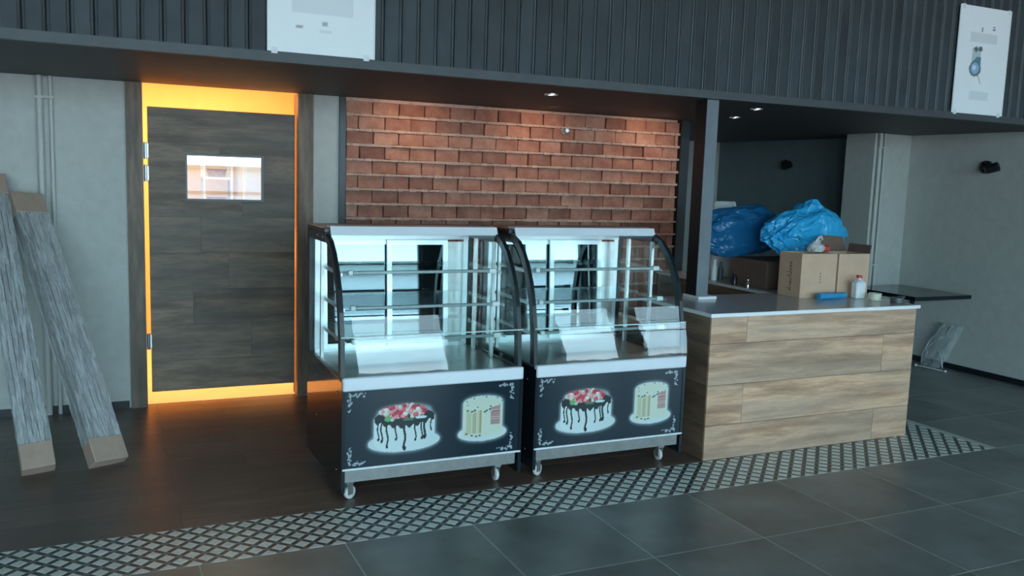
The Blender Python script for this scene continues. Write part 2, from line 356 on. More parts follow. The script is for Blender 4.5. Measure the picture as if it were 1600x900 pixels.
# brown wood-look tiles behind the border
under = boxpart('brown_tile_bed', -5.1, 4.66, 3.99, YB, -0.0039, -0.0008, MAT['dark_grout'], floor)
for j in range(0, 9):
    off = 0.3 * (j % 2)
    for i in range(-3, 5):
        x0 = -0.62 + i * 1.2 + off * 1.3 - .3; x1 = x0 + 1.2; y0 = 3.99 + j * .25; y1 = y0 + .25
        x1 = min(x1, 4.66)
        if x1 - x0 < .05 or y1 > 6.25: continue
        mb, c = centered(x0 + .001, x1 - .001, y0 + .001, y1 - .001, -0.0022, 0.0); part('brown_floor_tile', mb, MAT['brown_tile'], floor, loc=c)
rb = MB(); rb.box(-5.1, -4.6, 3.99, 6.24, -.0022, 0); part('corridor_floor', MB().box(-0.6, 2.6, YW + .06, YB, -.0022, .0004), MAT['cream_floor'], floor); rb.box(2.62, 4.66, 6.245, YB, -.0022, 0)
tag(part('inner_floor_tile', rb, MAT['brown_tile'], floor), kind='stuff')

# mosaic border: pale squares set on the diagonal between dark bars
border = struct(part('trim_1', MB().box(-5.1, XS, 3.585, 3.988, -.0035, -.0006).box(4.662, XS, 3.988, 6.2, -.0035, -.0006), MAT['grout'], None))
tag(border, 'pale and dark diamond mosaic border along the front of the counter')
def clip_poly(poly, x0, x1, y0, y1):
    def cl(P, f, inter):
        out = []
        for a, b in zip(P, P[1:] + P[:1]):
            if f(a): out.append(a)
            if f(a) != f(b): out.append(inter(a, b))
        return out
    def ix(c): return lambda a, b: (c, a[1] + (b[1] - a[1]) * (c - a[0]) / (b[0] - a[0]))
    def iy(c): return lambda a, b: (a[0] + (b[0] - a[0]) * (c - a[1]) / (b[1] - a[1]), c)
    for f, i in ((lambda p: p[0] >= x0, ix(x0)), (lambda p: p[0] <= x1, ix(x1)), (lambda p: p[1] >= y0, iy(y0)), (lambda p: p[1] <= y1, iy(y1))):
        if not poly: return []
        poly = cl(poly, f, i)
    return poly
def slab(mb, poly, z0, z1):
    n = len(poly)
    if n < 3: return
    mb.add([(x, y, z0) for x, y in poly] + [(x, y, z1) for x, y in poly], [tuple(range(n - 1, -1, -1)), tuple(range(n, 2 * n))] + [(i, (i + 1) % n, (i + 1) % n + n, i + n) for i in range(n)])
def diamond(cx, cy, hx, hy=None, ang=PI / 4):
    hy = hx if hy is None else hy; ca, sa = math.cos(ang), math.sin(ang)
    return [(cx + ca * u - sa * v, cy + sa * u + ca * v) for u, v in ((-hx, -hy), (hx, -hy), (hx, hy), (-hx, hy))]
P2 = 0.0495
pieces = []; bars = MB(); nodes = MB()
R1 = (-1.6, XS - .002, 3.588, 3.986); R2 = (4.665, XS - .002, 3.986, 6.1)
ni = int((XS + 1.7) / P2) + 2; nj = int((6.2 - 3.58) / P2) + 2
for i in range(ni):
    for j in range(nj):
        cx = -1.70 + i * P2 + .012; cy = 3.60 + j * P2 - .004
        for Rg in (R1, R2):
            if (i + j) % 2 == 0:
                p = clip_poly(diamond(cx, cy, .0228), *Rg)
                if len(p) >= 3: pieces.append((p, cx, cy))
                for s_ in (1, -1):                                        # bars on two sides
                    q = clip_poly(diamond(cx + P2 / 2, cy + s_ * P2 / 2, *((.0105, .0228) if s_ > 0 else (.0228, .0105))), *Rg)
                    slab(bars, q, -.0008, -.0002)
            else:
                slab(nodes, clip_poly(diamond(cx, cy, .0105), *Rg), -.0008, -.0002)
vis = lambda p: (p[1] > -0.35 and p[2] < 3.99) or (p[1] > 4.7 and p[2] < 4.3)
pieces.sort(key=lambda p: (0 if vis(p) else 1, -len(p[0]) if False else (p[1] ** 2 + p[2] ** 2)))
full = MB(); slab(full, diamond(0, 0, .0228), -.0006, .0004); full_me = full.mesh('mosaic_tile', MAT['mosaic_light'])
restp = MB(); cnt = 0
for p, cx, cy in pieces:
    a = 0
    for k in range(len(p)): a += p[k][0] * p[(k + 1) % len(p)][1] - p[(k + 1) % len(p)][0] * p[k][1]
    whole = abs(a) / 2 > .0456 ** 2 * .97
    if cnt < 295 and whole: link('mosaic_tile', full_me, border, (cx, cy, 0)); cnt += 1
    else: slab(restp, p, -.0006, .0004)
tag(part('far_mosaic_tile', restp, MAT['mosaic_light'], border), kind='stuff')
tag(part('mosaic_bar', bars, MAT['mosaic_bar'], border), kind='stuff')
tag(part('mosaic_node', nodes, MAT['mosaic_node'], border), kind='stuff')

# ------------------------------------------------------------------ structure: walls and ceilings
for o in boxes('wall_back', [(-5.2, .125, YW, YW + .12, 0, 2.6), (1.31, 1.5, YW, YW + .12, 0, 2.6), (.125, 1.31, YW, YW + .12, H + .02, 2.6)], MAT['wall']): struct(o)
boxb = struct(part('wall_brick', MB().box(1.5, 4.384, YW + .022, YW + .3, 0, 2.6), MAT['mortar']))
for o in boxes('trim_2', [(1.5, 1.545, YW - .02, YW + .022, 0, H), (4.385, 4.47, YW - .045, YW + .3, 0, H)], MAT['black_metal']): struct(o)
CP = 0.1045
brick_meshes = {}
def brick_me(w, seed):
    key = (round(w, 3), seed)
    if key not in brick_meshes:
        rg = random.Random(seed * 31 + int(w * 1000)); mb = MB().box(-w / 2, w / 2, -.014, .022, -.044, .044, ch=.004)
        mb.v = [(x + rg.uniform(-.002, .002), y + rg.uniform(-.0025, .0025), z + rg.uniform(-.002, .002)) for x, y, z in mb.v]
        brick_meshes[key] = mb.mesh('brick', MAT['brick'])
    return brick_meshes[key]
ledge = MB(); low = MB(); rg = random.Random(5)
z = 2.062; row = 0
while z > 0.05:
    zj = z - CP / 2
    off = -.10 if row % 2 else 0.0
    x = 1.547 + off; first = True
    while x < 4.38:
        w = 0.192 + rg.uniform(-.006, .006); xa, xb = max(x, 1.547), min(x + w, 4.383)
        if xb - xa > .03:
            if z > 1.12: link('brick', brick_me(round(xb - xa - .008, 2), rg.randint(0, 3)), boxb, ((xa + xb) / 2, YW + .004 + rg.uniform(-.004, .004), z))
            else: low.box(xa + .004, xb - .004, YW - .010, YW + .022, z - .04, z + .04)
        x += w
    # squeezed-out mortar ledge under the row
    n = 60
    for k in range(n):
        a = 1.547 + (4.383 - 1.547) * k / n; b = 1.547 + (4.383 - 1.547) * (k + 1) / n
        d = rg.uniform(.024, .036); t = rg.uniform(.006, .011)
        ledge.box(a, b, YW - d, YW + .022, zj - t, zj + t)
    z -= CP; row += 1
tag(part('mortar_joint', ledge, MAT['mortar'], boxb), kind='stuff'); tag(part('lower_brick', low, MAT['brick'], boxb), kind='stuff')
for o in boxes('wall_right', [(XR, XR + .15, 3.0, 6.3, 0, ROOM_TOP), (XR + .15, 10.2, 3.0, 3.15, 0, ROOM_TOP)], MAT['wall']): struct(o)
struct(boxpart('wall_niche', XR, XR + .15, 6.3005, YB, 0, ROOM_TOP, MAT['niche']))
struct(boxpart('wall_pillar', 6.53, XR - .001, 6.1, 6.45, 0, H, MAT['wall']))
struct(boxpart('wall_rear', 2.62, XR, YB, YB + .15, 0, 2.6, MAT['wall']))
struct(boxpart('wall_left', -5.2, -5.05, FACADE_Y, YW, 0, ROOM_TOP, MAT['wall']))
struct(boxpart('wall_far_right', 10.05, 10.2, FACADE_Y, 3.0, 0, ROOM_TOP, MAT['wall_dark']))
for o in boxes('ceiling', [(-5.05, XR, YF + .03, YW, H, H + .1), (2.62, XR, YW, YB, H, H + .1)], MAT['soffit']): struct(o)
struct(boxpart('ceiling_corridor', -0.8, 2.6, YW + .12, YB + .2, 2.6, 2.7, MAT['orange_wall']))
struct(boxpart('ceiling_hall', -5.2, 10.2, FACADE_Y, YF + .1, ROOM_TOP, ROOM_TOP + .1, MAT['wall_dark']))
for nm, bx in (('baseboard_left', (-5.05, .11, YW - .012, YW, 0, .05)), ('baseboard_right', (XR - .012, XR, 3.0, 6.1, 0, .05))):
    struct(boxpart(nm, *bx, MAT['black_metal']))

# upper wall (bulkhead) clad with ribbed slats
upper = struct(part('wall_upper', MB().box(-5.05, XR + .0, YF + .02, YF + .10, H + .04, ROOM_TOP), MAT['slat_back']))
part('edge_rail', MB().box(-5.05, XR, YF - .012, YF + .03, H, H + .048), MAT['slat_rail'], upper)
za, zb = H + .0485, ROOM_TOP - .01
sm = MB()
def vstrip(pts, m_):
    n = len(pts); sm.mat(m_); sm.add([(x, y, za) for x, y in pts] + [(x, y, zb) for x, y in pts], [(i, i + 1, i + 1 + n, i + n) for i in range(n - 1)])
# ribbed profile: recessed face between two raised lips, open gap to the next slat
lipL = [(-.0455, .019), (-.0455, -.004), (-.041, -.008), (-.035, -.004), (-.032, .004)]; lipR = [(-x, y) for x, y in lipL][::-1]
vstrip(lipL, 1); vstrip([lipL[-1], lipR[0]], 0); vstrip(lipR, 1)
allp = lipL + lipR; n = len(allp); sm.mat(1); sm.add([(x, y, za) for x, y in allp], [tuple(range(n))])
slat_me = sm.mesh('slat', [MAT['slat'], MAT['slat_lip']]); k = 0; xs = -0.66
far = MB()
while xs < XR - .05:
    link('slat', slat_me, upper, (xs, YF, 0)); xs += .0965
xs = -0.66 - .0965
while xs > -5.0: far.box(xs - .045, xs + .045, YF, YF + .019, za, zb); xs -= .0965
tag(part('far_slat', far, MAT['slat'], upper), kind='stuff')

# facade behind the camera: piers, head, glazing bars
fac = []; xs = [-5.2] + [v for b in BAYS for v in b] + [10.2]
for a, b in zip(xs[0::2], xs[1::2]): fac.append((a, b, FACADE_Y - .25, FACADE_Y, 0, WIN_TOP))
fac.append((-5.2, 10.2, FACADE_Y - .25, FACADE_Y, WIN_TOP, ROOM_TOP + .1))
for o in boxes('wall_front', fac, MAT['wall_dark']): struct(o)
for i, (a, b) in enumerate(BAYS):
    wn_ = struct(empty('window_%d' % (i + 1)))
    boxes('glazing_bar', [(x - .03, x + .03, FACADE_Y - .10, FACADE_Y - .04, 0, WIN_TOP) for x in (a + .03, b - .03)] + [(a, b, FACADE_Y - .10, FACADE_Y - .04, z_ - .025, z_ + .025) for z_ in (.03, 2.6, WIN_TOP - .03)], MAT['black_metal'], wn_)
struct(boxpart('ground', -60, 70, -90, FACADE_Y - .25, -.2, -.02, MAT['ground']))
struct(boxpart('reflection_kerb', -50, 60, -12.5, -12.3, -.02, .16, MAT['outside_grey'])); struct(boxpart('reflection_parapet', -50, 60, -20.3, -20, -.02, .7, MAT['outside_white'])); struct(boxpart('reflection_parapet_cap', -50, 60, -20.35, -19.95, .701, .80, MAT['outside_grey']))  # added unseen, to give the mirrored panes their reflected bands
struct(boxpart('reflection_building', -50, 60, -46, -40, -.02, 1.5, MAT['outside_white'])); struct(boxpart('reflection_building_roof', -50, 60, -46.2, -39.6, 1.501, 1.75, MAT['outside_grey']))  # added low block, shaped for the pale band in the reflections

# corridor behind the swing door
for o in boxes('wall_corridor', [(-.8, -.65, YW + .12, YB + .2, 0, 2.6), (2.47, 2.619, YW + .12, YB + .2, 0, 2.6), (-.65, 2.47, YB, YB + .2, 0, 2.6)], MAT['orange_wall']): struct(o)
cab = empty('corridor_cabinet', (1.55, 8.3, 0)); tag(cab, 'pale cupboard in the lit corridor behind the swing door pane', 'cupboard')
part('body', MB().box(-.45, .45, -.25, .25, .0, 2.0, ch=.01), MAT['white_trim'], cab)
part('door', MB().box(-.43, -.005, -.272, -.252, .06, 1.95, ch=.004), MAT['white_trim'], cab); part('door', MB().box(.005, .43, -.272, -.252, .06, 1.95, ch=.004), MAT['white_trim'], cab)

rack = empty('corridor_rack', (0.93, 8.55, 0)); tag(rack, 'white shelf rack in the lit corridor, seen through the door pane', 'rack')
boxes('rack_post', [(-.13, -.11, -.12, -.10, 0, 1.95), (.11, .13, -.12, -.10, 0, 1.95), (-.13, -.11, .10, .12, 0, 1.95), (.11, .13, .10, .12, 0, 1.95)], MAT['white_trim'], rack)
boxes('rack_shelf', [(-.13, .13, -.0995, .0995, z_, z_ + .02) for z_ in (.6, 1.24, 1.50)], MAT['white_trim'], rack)
for bz, lb_ in ((1.2605, 'brown basket on the rack shelf level with the door pane foot'), (1.5205, 'brown basket on the upper rack shelf behind the door pane')):
    bk = part('basket', MB().lathe([(.07, 0), (.088, .07), (.092, .075), (.084, .075), (.066, .008), (.01, .006)], 18), MAT['wicker'], None, loc=(.93, 8.55, bz), smooth=True); tag(bk, lb_, 'basket', 'baskets on the corridor rack')

# ------------------------------------------------------------------ swing door
door = struct(empty('door_1', (0, 0, 0)))
tag(door, 'grey oak plank swing door with a small window, lit orange from behind')
part('door_jamb', MB().box(.122, .222, YW - .02, YW + .14, 0, H), MAT['frame_wood'], door)
part('door_jamb', MB().box(1.212, 1.318, YW - .02, YW + .14, 0, H), MAT['frame_wood'], door)
DX0, DX1, DZ0, DZ1 = .252, 1.198, .09, 1.985; DY = YW + .03
WX0, WX1, WZ0, WZ1 = .489, .975, 1.392, 1.682
def ring(o, i, y0, y1):
    V = [(x, y, z) for y in (y0, y1) for q in (o, i) for x, z in ((q[0], q[2]), (q[1], q[2]), (q[1], q[3]), (q[0], q[3]))]; F = []
    for k in range(4):
        k2 = (k + 1) % 4; F += [(k, k2, 4 + k2, 4 + k), (8 + k, 12 + k, 12 + k2, 8 + k2), (k, 8 + k, 8 + k2, k2), (4 + k, 4 + k2, 12 + k2, 12 + k)]
    return MB().add(V, F)
leaf = part('leaf', ring((DX0, DX1, DZ0, DZ1), (WX0, WX1, WZ0, WZ1), DY, DY + .03), MAT['frame_wood'], door)
zs = [DZ0, .30, .545, .785, 1.03, 1.27, 1.515, 1.755, DZ1]
cuts = {4: [.575], 5: [.84], 2: [.52], 6: [.70], 1: [.9], 3: [.75]}
for r in range(8):
    xsr = [DX0] + cuts.get(r, []) + [DX1]
    for a, b in zip(xsr, xsr[1:]):
        za_, zb_ = zs[r] + .0012, zs[r + 1] - .0012; xa, xb = a + .001, b - .001
        cx, cz = (xa + xb) / 2, (za_ + zb_) / 2; mb = MB()
        def add(x0, x1, z0, z1):
            if x1 - x0 > .002 and z1 - z0 > .002: mb.box(x0 - cx, x1 - cx, -.007, .0, z0 - cz, z1 - cz)
        oz0, oz1 = max(za_, WZ0), min(zb_, WZ1); ox0, ox1 = max(xa, WX0), min(xb, WX1)
        if oz0 < oz1 and ox0 < ox1:
            add(xa, ox0, za_, zb_); add(ox1, xb, za_, zb_); add(ox0, ox1, za_, oz0); add(ox0, ox1, oz1, zb_)
        else: add(xa, xb, za_, zb_)
        part('plank', mb, MAT['door_wood'], leaf, loc=(cx, DY, cz))
t = .010
part('pane_frame', ring((WX0 - t, WX1 + t, WZ0 - t, WZ1 + t), (WX0 + .002, WX1 - .002, WZ0 + .002, WZ1 - .002), DY - .010, DY + .034), MAT['post'], leaf)
part('pane', MB().box(WX0, WX1, DY + .006, DY + .010, WZ0, WZ1), MAT['door_glass'], leaf)
for z_ in (1.70, 1.555, .44):
    hb = MB().lathe([(.011, -.055), (.011, .055)], 12, Matrix.Translation((.236, DY - .012, z_)))
    hb.box(.2225, .236, DY - .008, DY + .002, z_ - .045, z_ + .045).box(.236, .254, DY - .014, DY - .006, z_ - .045, z_ + .045)
    part('hinge', hb, MAT['steel'], door)

# ------------------------------------------------------------------ pipes on the walls
def pipes(x, y, nm, label, z1=H):
    o = empty(nm, (x, y, 0)); tag(o, label, 'pipe')
    part('pipe_run', MB().tube([(0, 0, 0.0), (0, 0, z1)], .019, 12), MAT['pipe'], o, smooth=True)
    part('pipe_run', MB().tube([(.062, .004, 0.0), (.062, .004, z1)], .012, 12), MAT['pipe'], o, smooth=True)
    boxes('pipe_clamp', [(-.024, .08, -.022, .012, z_ - .008, z_ + .008) for z_ in (2.0, .9)], MAT['pipe'], o)
    return o
pipes(-.36, YW - .024, 'wall_pipe', 'pair of painted vertical pipes on the wall left of the door')
pipes(6.575, 6.1 - .024, 'wall_pipe', 'pair of painted vertical pipes on the pillar behind the bar counter')

# ------------------------------------------------------------------ prints (vertex coloured)
def grid_print(name, W, Hh, nx, nz, img, mat):
    me = bpy.data.meshes.new(name)
    X, Z = np.meshgrid(np.linspace(0, W, nx), np.linspace(0, Hh, nz)); V = np.stack([X.ravel(), np.zeros(X.size), Z.ravel()], 1)
    idx = np.arange(nx * nz).reshape(nz, nx); F = np.stack([idx[:-1, :-1], idx[:-1, 1:], idx[1:, 1:], idx[1:, :-1]], -1).reshape(-1, 4)
    me.from_pydata(V.tolist(), [], F.tolist()); me.materials.append(mat)
    at = me.color_attributes.new('print', 'FLOAT_COLOR', 'POINT'); c = np.ones((nx * nz, 4), np.float32); c[:, :3] = img.reshape(-1, 3)
    at.data.foreach_set('color', c.ravel()); me.update(); return me
def blur(a, n):
    for _ in range(n):
        p = np.pad(a, 1, mode='edge'); a = (p[:-2, 1:-1] + p[2:, 1:-1] + p[1:-1, :-2] + p[1:-1, 2:] + p[1:-1, 1:-1]) / 5
    return a
PW, PH = .928, .385
def cake_panel():
    nx, nz = 330, 134; X, Z = np.meshgrid(np.linspace(0, PW, nx), np.linspace(0, PH, nz)); rg = np.random.RandomState(3)
    img = np.empty((nz, nx, 3)); img[:] = (.010, .024, .034)
    def ell(cx, cz, a, b): return ((X - cx) / a) ** 2 + ((Z - cz) / b) ** 2 < 1
    def put(m, c): img[m] = c
    # first cake: white icing, dark glaze with drips, fruit on top
    cx = .300; plate = ell(cx, .110, .187, .052); body = (abs(X - cx) < .158) & (Z > .105) & (Z < .235) | ell(cx, .110, .158, .045) | ell(cx, .235, .152, .035)
    fruitm = ell(cx, .262, .140, .034)
    c2 = .722; plate2 = ell(c2, .115, .137, .043); body2 = (abs(X - c2 - .0) < .112) & (Z > .10) & (Z < .275) | ell(c2, .275, .112, .037)
    allm = (plate | body | fruitm | plate2 | body2).astype(float)
    halo = blur(allm, 26); halo = np.clip(halo * 2.0, 0, 1) ** 1.1
    img += (halo * .30)[..., None] * np.array((.75, .95, 1.0))
    put(plate, (.56, .66, .66)); put(body, (.60, .70, .69))
    sh = np.clip((X - cx) / .2, -1, 1)[..., None] * .04; img[body] -= np.broadcast_to(sh, img.shape)[body]
    glaze = ((abs(X - cx) < .155) & (Z > .185 + .022 * np.cos((X - cx) * 9) * 0 + .035 * ((X - cx) / .155) ** 2 + .008 * np.sin(X * 150)) & (Z < .245)) | ell(cx, .240, .152, .036)
    put(glaze, (.012, .022, .026))
    for dx, zl, wd in ((-.135, .13, .0035), (-.118, .12, .004), (-.09, .09, .0045), (-.045, .125, .004), (0.0, .075, .006), (.056, .115, .004), (.09, .12, .004), (.105, .125, .006), (.140, .16, .0035)):
        put((abs(X - cx - dx - .004 * np.sin(Z * 60)) < wd) & (Z > zl) & (Z < .225), (.012, .022, .026)); put(ell(cx + dx, zl, wd * 1.5, wd * 2), (.012, .022, .026))
    cols = [(.62, .05, .06), (.70, .12, .14), (.75, .38, .38), (.74, .72, .66), (.62, .64, .52), (.80, .30, .33), (.55, .03, .05)]
    for k in range(90):
        a = rg.uniform(0, 2 * PI); r_ = math.sqrt(rg.uniform(0, 1)); fx, fz = cx + .132 * r_ * math.cos(a), .258 + .030 * r_ * math.sin(a) + .006
        s_ = rg.uniform(.009, .017); c = np.array(cols[rg.randint(len(cols))])
        put(ell(fx, fz, s_, s_ * .85), tuple(c * .75)); put(ell(fx - s_ * .2, fz + s_ * .2, s_ * .7, s_ * .6), tuple(c))
    put(ell(cx - .085, .232, .020, .013), (.12, .40, .14)); put(ell(cx - .065, .225, .010, .008), (.45, .62, .40)); put(ell(cx + .085, .228, .030, .008), (.55, .68, .66)); put(ell(cx + .02, .222, .03, .007), (.06, .18, .09))
    # second cake: cut cream layer cake on a plate
    put(plate2, (.58, .68, .66)); put(body2, (.60, .66, .54)); put(ell(c2, .275, .106, .033), (.60, .66, .52))
    for xa, xb, col in ((-.092, -.062, (.50, .52, .34)), (-.058, -.036, (.44, .42, .28)), (-.030, -.006, (.56, .54, .36)), (-.018, -.006, (.40, .36, .20))):
        put((X > c2 + xa) & (X < c2 + xb) & (Z > .115) & (Z < .235), col)
    for za_, zb_ in ((.155, .185), (.195, .225), (.232, .255)):
        put((X > c2 + .045) & (X < c2 + .098) & (Z > za_) & (Z < zb_), (.42, .27, .25))
    put((X > c2 + .045) & (X < c2 + .098) & (abs(Z - .226) < .003), (.45, .10, .12)); put((X > c2 + .045) & (X < c2 + .098) & (abs(Z - .189) < .003), (.40, .12, .14))
    for k in range(26):
        a = 2 * PI * k / 26; fx, fz = c2 + .100 * math.cos(a), .278 + .027 * math.sin(a); put(ell(fx, fz, .010, .008), (.60, .66, .58)); 
        if k % 3 == 0: put(ell(fx + .006, fz, .005, .0035), (.05, .10, .06))
    for fx, fz in ((-.085, .238), (-.06, .232), (-.045, .237), (.012, .225), (.022, .232), (.04, .238), (-.06, .105), (-.035, .098), (-.09, .115), (-.015, .102)):
        put(ell(c2 + fx, fz, .007, .005), (.05, .11, .07)); put(ell(c2 + fx + .008, fz - .006, .006, .005), (.60, .60, .50))
    # corner flourishes: sprigs of small leaves
    for sx_, sz_ in ((0, 0), (1, 0), (0, 1), (1, 1)):
        for k in range(46):
            t_ = rg.uniform(0, 1); L = .085
            if k % 2: u, v = .016 + L * t_, .012 + .010 * abs(math.sin(t_ * 9)) + rg.uniform(-.004, .010)
            else: u, v = .012 + .010 * abs(math.sin(t_ * 9)) + rg.uniform(-.004, .010), .016 + L * t_
            fx = u if not sx_ else PW - u - .02; fz = v if not sz_ else PH - v
            s_ = rg.uniform(.0022, .0042); an = rg.uniform(0, PI); uu = (X - fx) * math.cos(an) + (Z - fz) * math.sin(an); vv = -(X - fx) * math.sin(an) + (Z - fz) * math.cos(an)
            put((uu / (s_ * 1.7)) ** 2 + (vv / (s_ * .8)) ** 2 < 1, (.36, .42, .44))
    return np.clip(img, 0, 1)
panel_me = grid_print('front_print', PW, PH, 330, 134, cake_panel(), MAT['print'])

# ------------------------------------------------------------------ display cases
CW, CY = .965, 4.05          # width, front plane
PROF = [(.09, 1.245 + .045), (.13, 1.285)]
outer = [(4.078, .62), (4.092, .80), (4.118, .93), (4.155, 1.04), (4.205, 1.13), (4.265, 1.205), (4.335, 1.26), (4.425, 1.292)]
def rel(p): return (p[0] - CY, p[1])
def rib(x0, x1):
    o_ = [rel(p) for p in outer]; t_ = .046; inn = []
    for i, p in enumerate(o_):
        a = Vector(o_[max(i - 1, 0)]); b = Vector(o_[min(i + 1, len(o_) - 1)]); d = (b - a).normalized(); inn.append((p[0] + d[1] * t_, p[1] - d[0] * t_ * .8))
    mb = MB()
    for i in range(len(o_) - 1): mb.prism([o_[i], o_[i + 1], inn[i + 1], inn[i]], x0, x1)
    return mb
def make_case():
    root = empty('display_case', (1.005, CY, 0))
    W = CW; D = .80; BZ = .10
    g = MAT
    boxes('side_panel', [(0, .018, .0, D, .05, .60), (W - .018, W, .0, D, .05, .60)], g['dark_panel'], root)
    boxes('back_panel', [(.018, W - .018, D - .018, D, .10, .585)], g['dark_panel'], root); boxes('bottom_panel', [(.018, W - .018, .031, D - .018, .10, .12)], g['dark_panel'], root)
    fp = part('front_panel', MB().box(.0185, W - .0185, .004, .012, .168, .556), g['dark_panel'], root)
    link('front_print', panel_me, fp, (.0185, .0035, .1695))
    part('steel_plinth', MB().box(.0185, W - .035, .002, .030, BZ, .160), g['plinth_steel'], root)
    part('plinth_rail', MB().box(.004, W - .004, -.004, .012, .160, .170, ch=.002), g['white_trim'], root)
    part('white_band', MB().box(.003, W - .003, -.010, .03, .556, .622, ch=.006), g['white_trim'], root)
    part('deck', MB().box(.018, W - .018, .03, D - .02, .585, .600), g['steel'], root)
    # side frames, ribs and top
    part('side_rib', rib(.0, .022), g['black_metal'], root); part('side_rib', rib(W - .022, W), g['black_metal'], root)
    for x in (0, W - .03): part('rear_post', MB().box(x, x + .03, D - .045, D, .60, 1.29), g['black_metal'], root)
    part('top_cap', MB().box(-.002, W + .002, .40, D, 1.292, 1.318, ch=.003), g['black_metal'], root); boxes('top_rail', [(-.002, .03, .37, D, 1.245, 1.2915), (W - .03, W + .002, .37, D, 1.245, 1.2915)], g['black_metal'], root)
    part('top_strip', MB().prism([(.365, 1.283), (.385, 1.327), (.47, 1.330), (.47, 1.318), (.395, 1.318), (.375, 1.283)], .028, W - .01), g['white_trim'], root)
    boxes('side_sill', [(0, .02, .03, D, .6005, .612), (W - .02, W, .03, D, .6005, .612)], g['black_metal'], root)
    # glass
    gl = MB(); o_ = [(rel(p)[0] + .006, rel(p)[1]) for p in outer]; n_ = len(o_)
    # finer curve
    fine = []
    for i in range(n_ - 1):
        for k in range(4): t_ = k / 4; fine.append((o_[i][0] * (1 - t_) + o_[i + 1][0] * t_, o_[i][1] * (1 - t_) + o_[i + 1][1] * t_))
    fine.append(o_[-1]); fs = fine
    gl.add([(.02, y, z) for y, z in fs] + [(W - .02, y, z) for y, z in fs], [(i, i + 1, i + 1 + len(fs), i + len(fs)) for i in range(len(fs) - 1)])
    part('curved_glass', gl, g['glass'], root, smooth=True)
    side = [(.05, .612)] + [(p[0] + .05, p[1] - .04) for p in o_[1:]] + [(.40, 1.26), (D - .045, 1.26), (D - .045, .612)]
    for x in (.010, W - .010): part('side_glass', MB().add([(x, y, z) for y, z in side], [tuple(range(len(side)))]), g['glass'], root)
    fg = []; nn = 8
    for k in range(nn + 1): t_ = k / nn; fg.append((-.004 + .032 * t_ - .0025 * math.sin(PI * t_), .622 + .190 * t_))
    m_ = MB(); m_.add([(.0, y, z) for y, z in fg] + [(W, y, z) for y, z in fg], [(i, i + 1, i + 1 + len(fg), i + len(fg)) for i in range(nn)])
    f_ = part('front_glass', m_, g['front_glass'], root, smooth=True)
    part('glass_edge', MB().box(0, W, fg[-1][0] - .004, fg[-1][0] + .004, .811, .817), g['glass_edge'], f_)
    # rear sliding doors with mirrored panes, slightly reclined
    boxes('door_track', [(.03, W - .03, D - .055, D - .02, 1.232, 1.270), (.03, W - .03, D - .055, D - .02, .6005, .625), (.03, .06, D - .05, D - .02, .6255, 1.2315), (W - .06, W - .03, D - .05, D - .02, .6255, 1.2315)], g['alu'], root)
    TL = math.tan(math.radians(3.7))
    def slider(x0, x1, y):
        Sh = Matrix.Translation((0, y, 0)) @ Matrix(((1, 0, 0, 0), (0, 1, TL, -TL * .93), (0, 0, 1, 0), (0, 0, 0, 1)))
        sd = part('sliding_door', MB().box(x0, x0 + .028, -.010, .006, .6255, 1.2315, T=Sh), g['alu'], root)
        for b in ((x1 - .028, x1, .6255, 1.2315), (x0 + .0285, x1 - .0285, 1.204, 1.2315), (x0 + .0285, x1 - .0285, .6255, .652)): part('door_stile', MB().box(b[0], b[1], -.010, .006, b[2], b[3], T=Sh), g['alu'], sd)
        part('pane', MB().box(x0 + .0285, x1 - .0285, -.002, .002, .6525, 1.2035, T=Sh), g['mirror'], sd)
    slider(.065, .47, D - .066); slider(.43, W - .17, D - .088)
    part('side_mirror', MB().box(W - .165, W - .065, D - .062, D - .058, .6255, 1.22), g['steel'], root)
    # slotted uprights and three glass shelves
    for x, y in ((.030, .60), (W - .048, .34), (W - .048, .60)): part('shelf_upright', MB().box(x, x + .018, y, y + .02, .6005, 1.25), g['steel'], root)
    for z_, y0 in ((1.105, .205), (.935, .150), (.772, .120)):
        sh = part('shelf', MB().box(.05, W - .05, y0, D - .13, z_, z_ + .006), g['shelf_glass'], root)
        part('shelf_rail', MB().box(.10, W - .13, y0 - .010, y0 + .003, z_ - .006, z_ + .010, ch=.002), g['rail_grey'], sh)
        part('shelf_clip', MB().box(.075, .10, y0 - .014, y0 + .012, z_ - .010, z_ + .014, ch=.003), g['clip'], sh)
        part('shelf_clip', MB().box(W - .13, W - .088, y0 - .014, y0 + .012, z_ - .010, z_ + .015, ch=.003), g['clip'], sh)
        boxes('shelf_bracket', [(.045, .053, y0 + .02, D - .13, z_ - .018, z_ - .001), (W - .053, W - .045, y0 + .02, D - .13, z_ - .018, z_ - .001)], g['steel'], sh)
    # screws
    for y, z_ in ((.10, .53), (.55, .52), (.55, .30), (.10, .14), (.55, 1.27), (.42, 1.27)):
        part('side_screw', MB().lathe([(.006, -.002), (.005, .001), (.002, .0025)], 8, Matrix.Translation((-.002, y, z_)) @ Matrix.Rotation(-PI / 2, 4, 'Y')), g['chrome'], root)
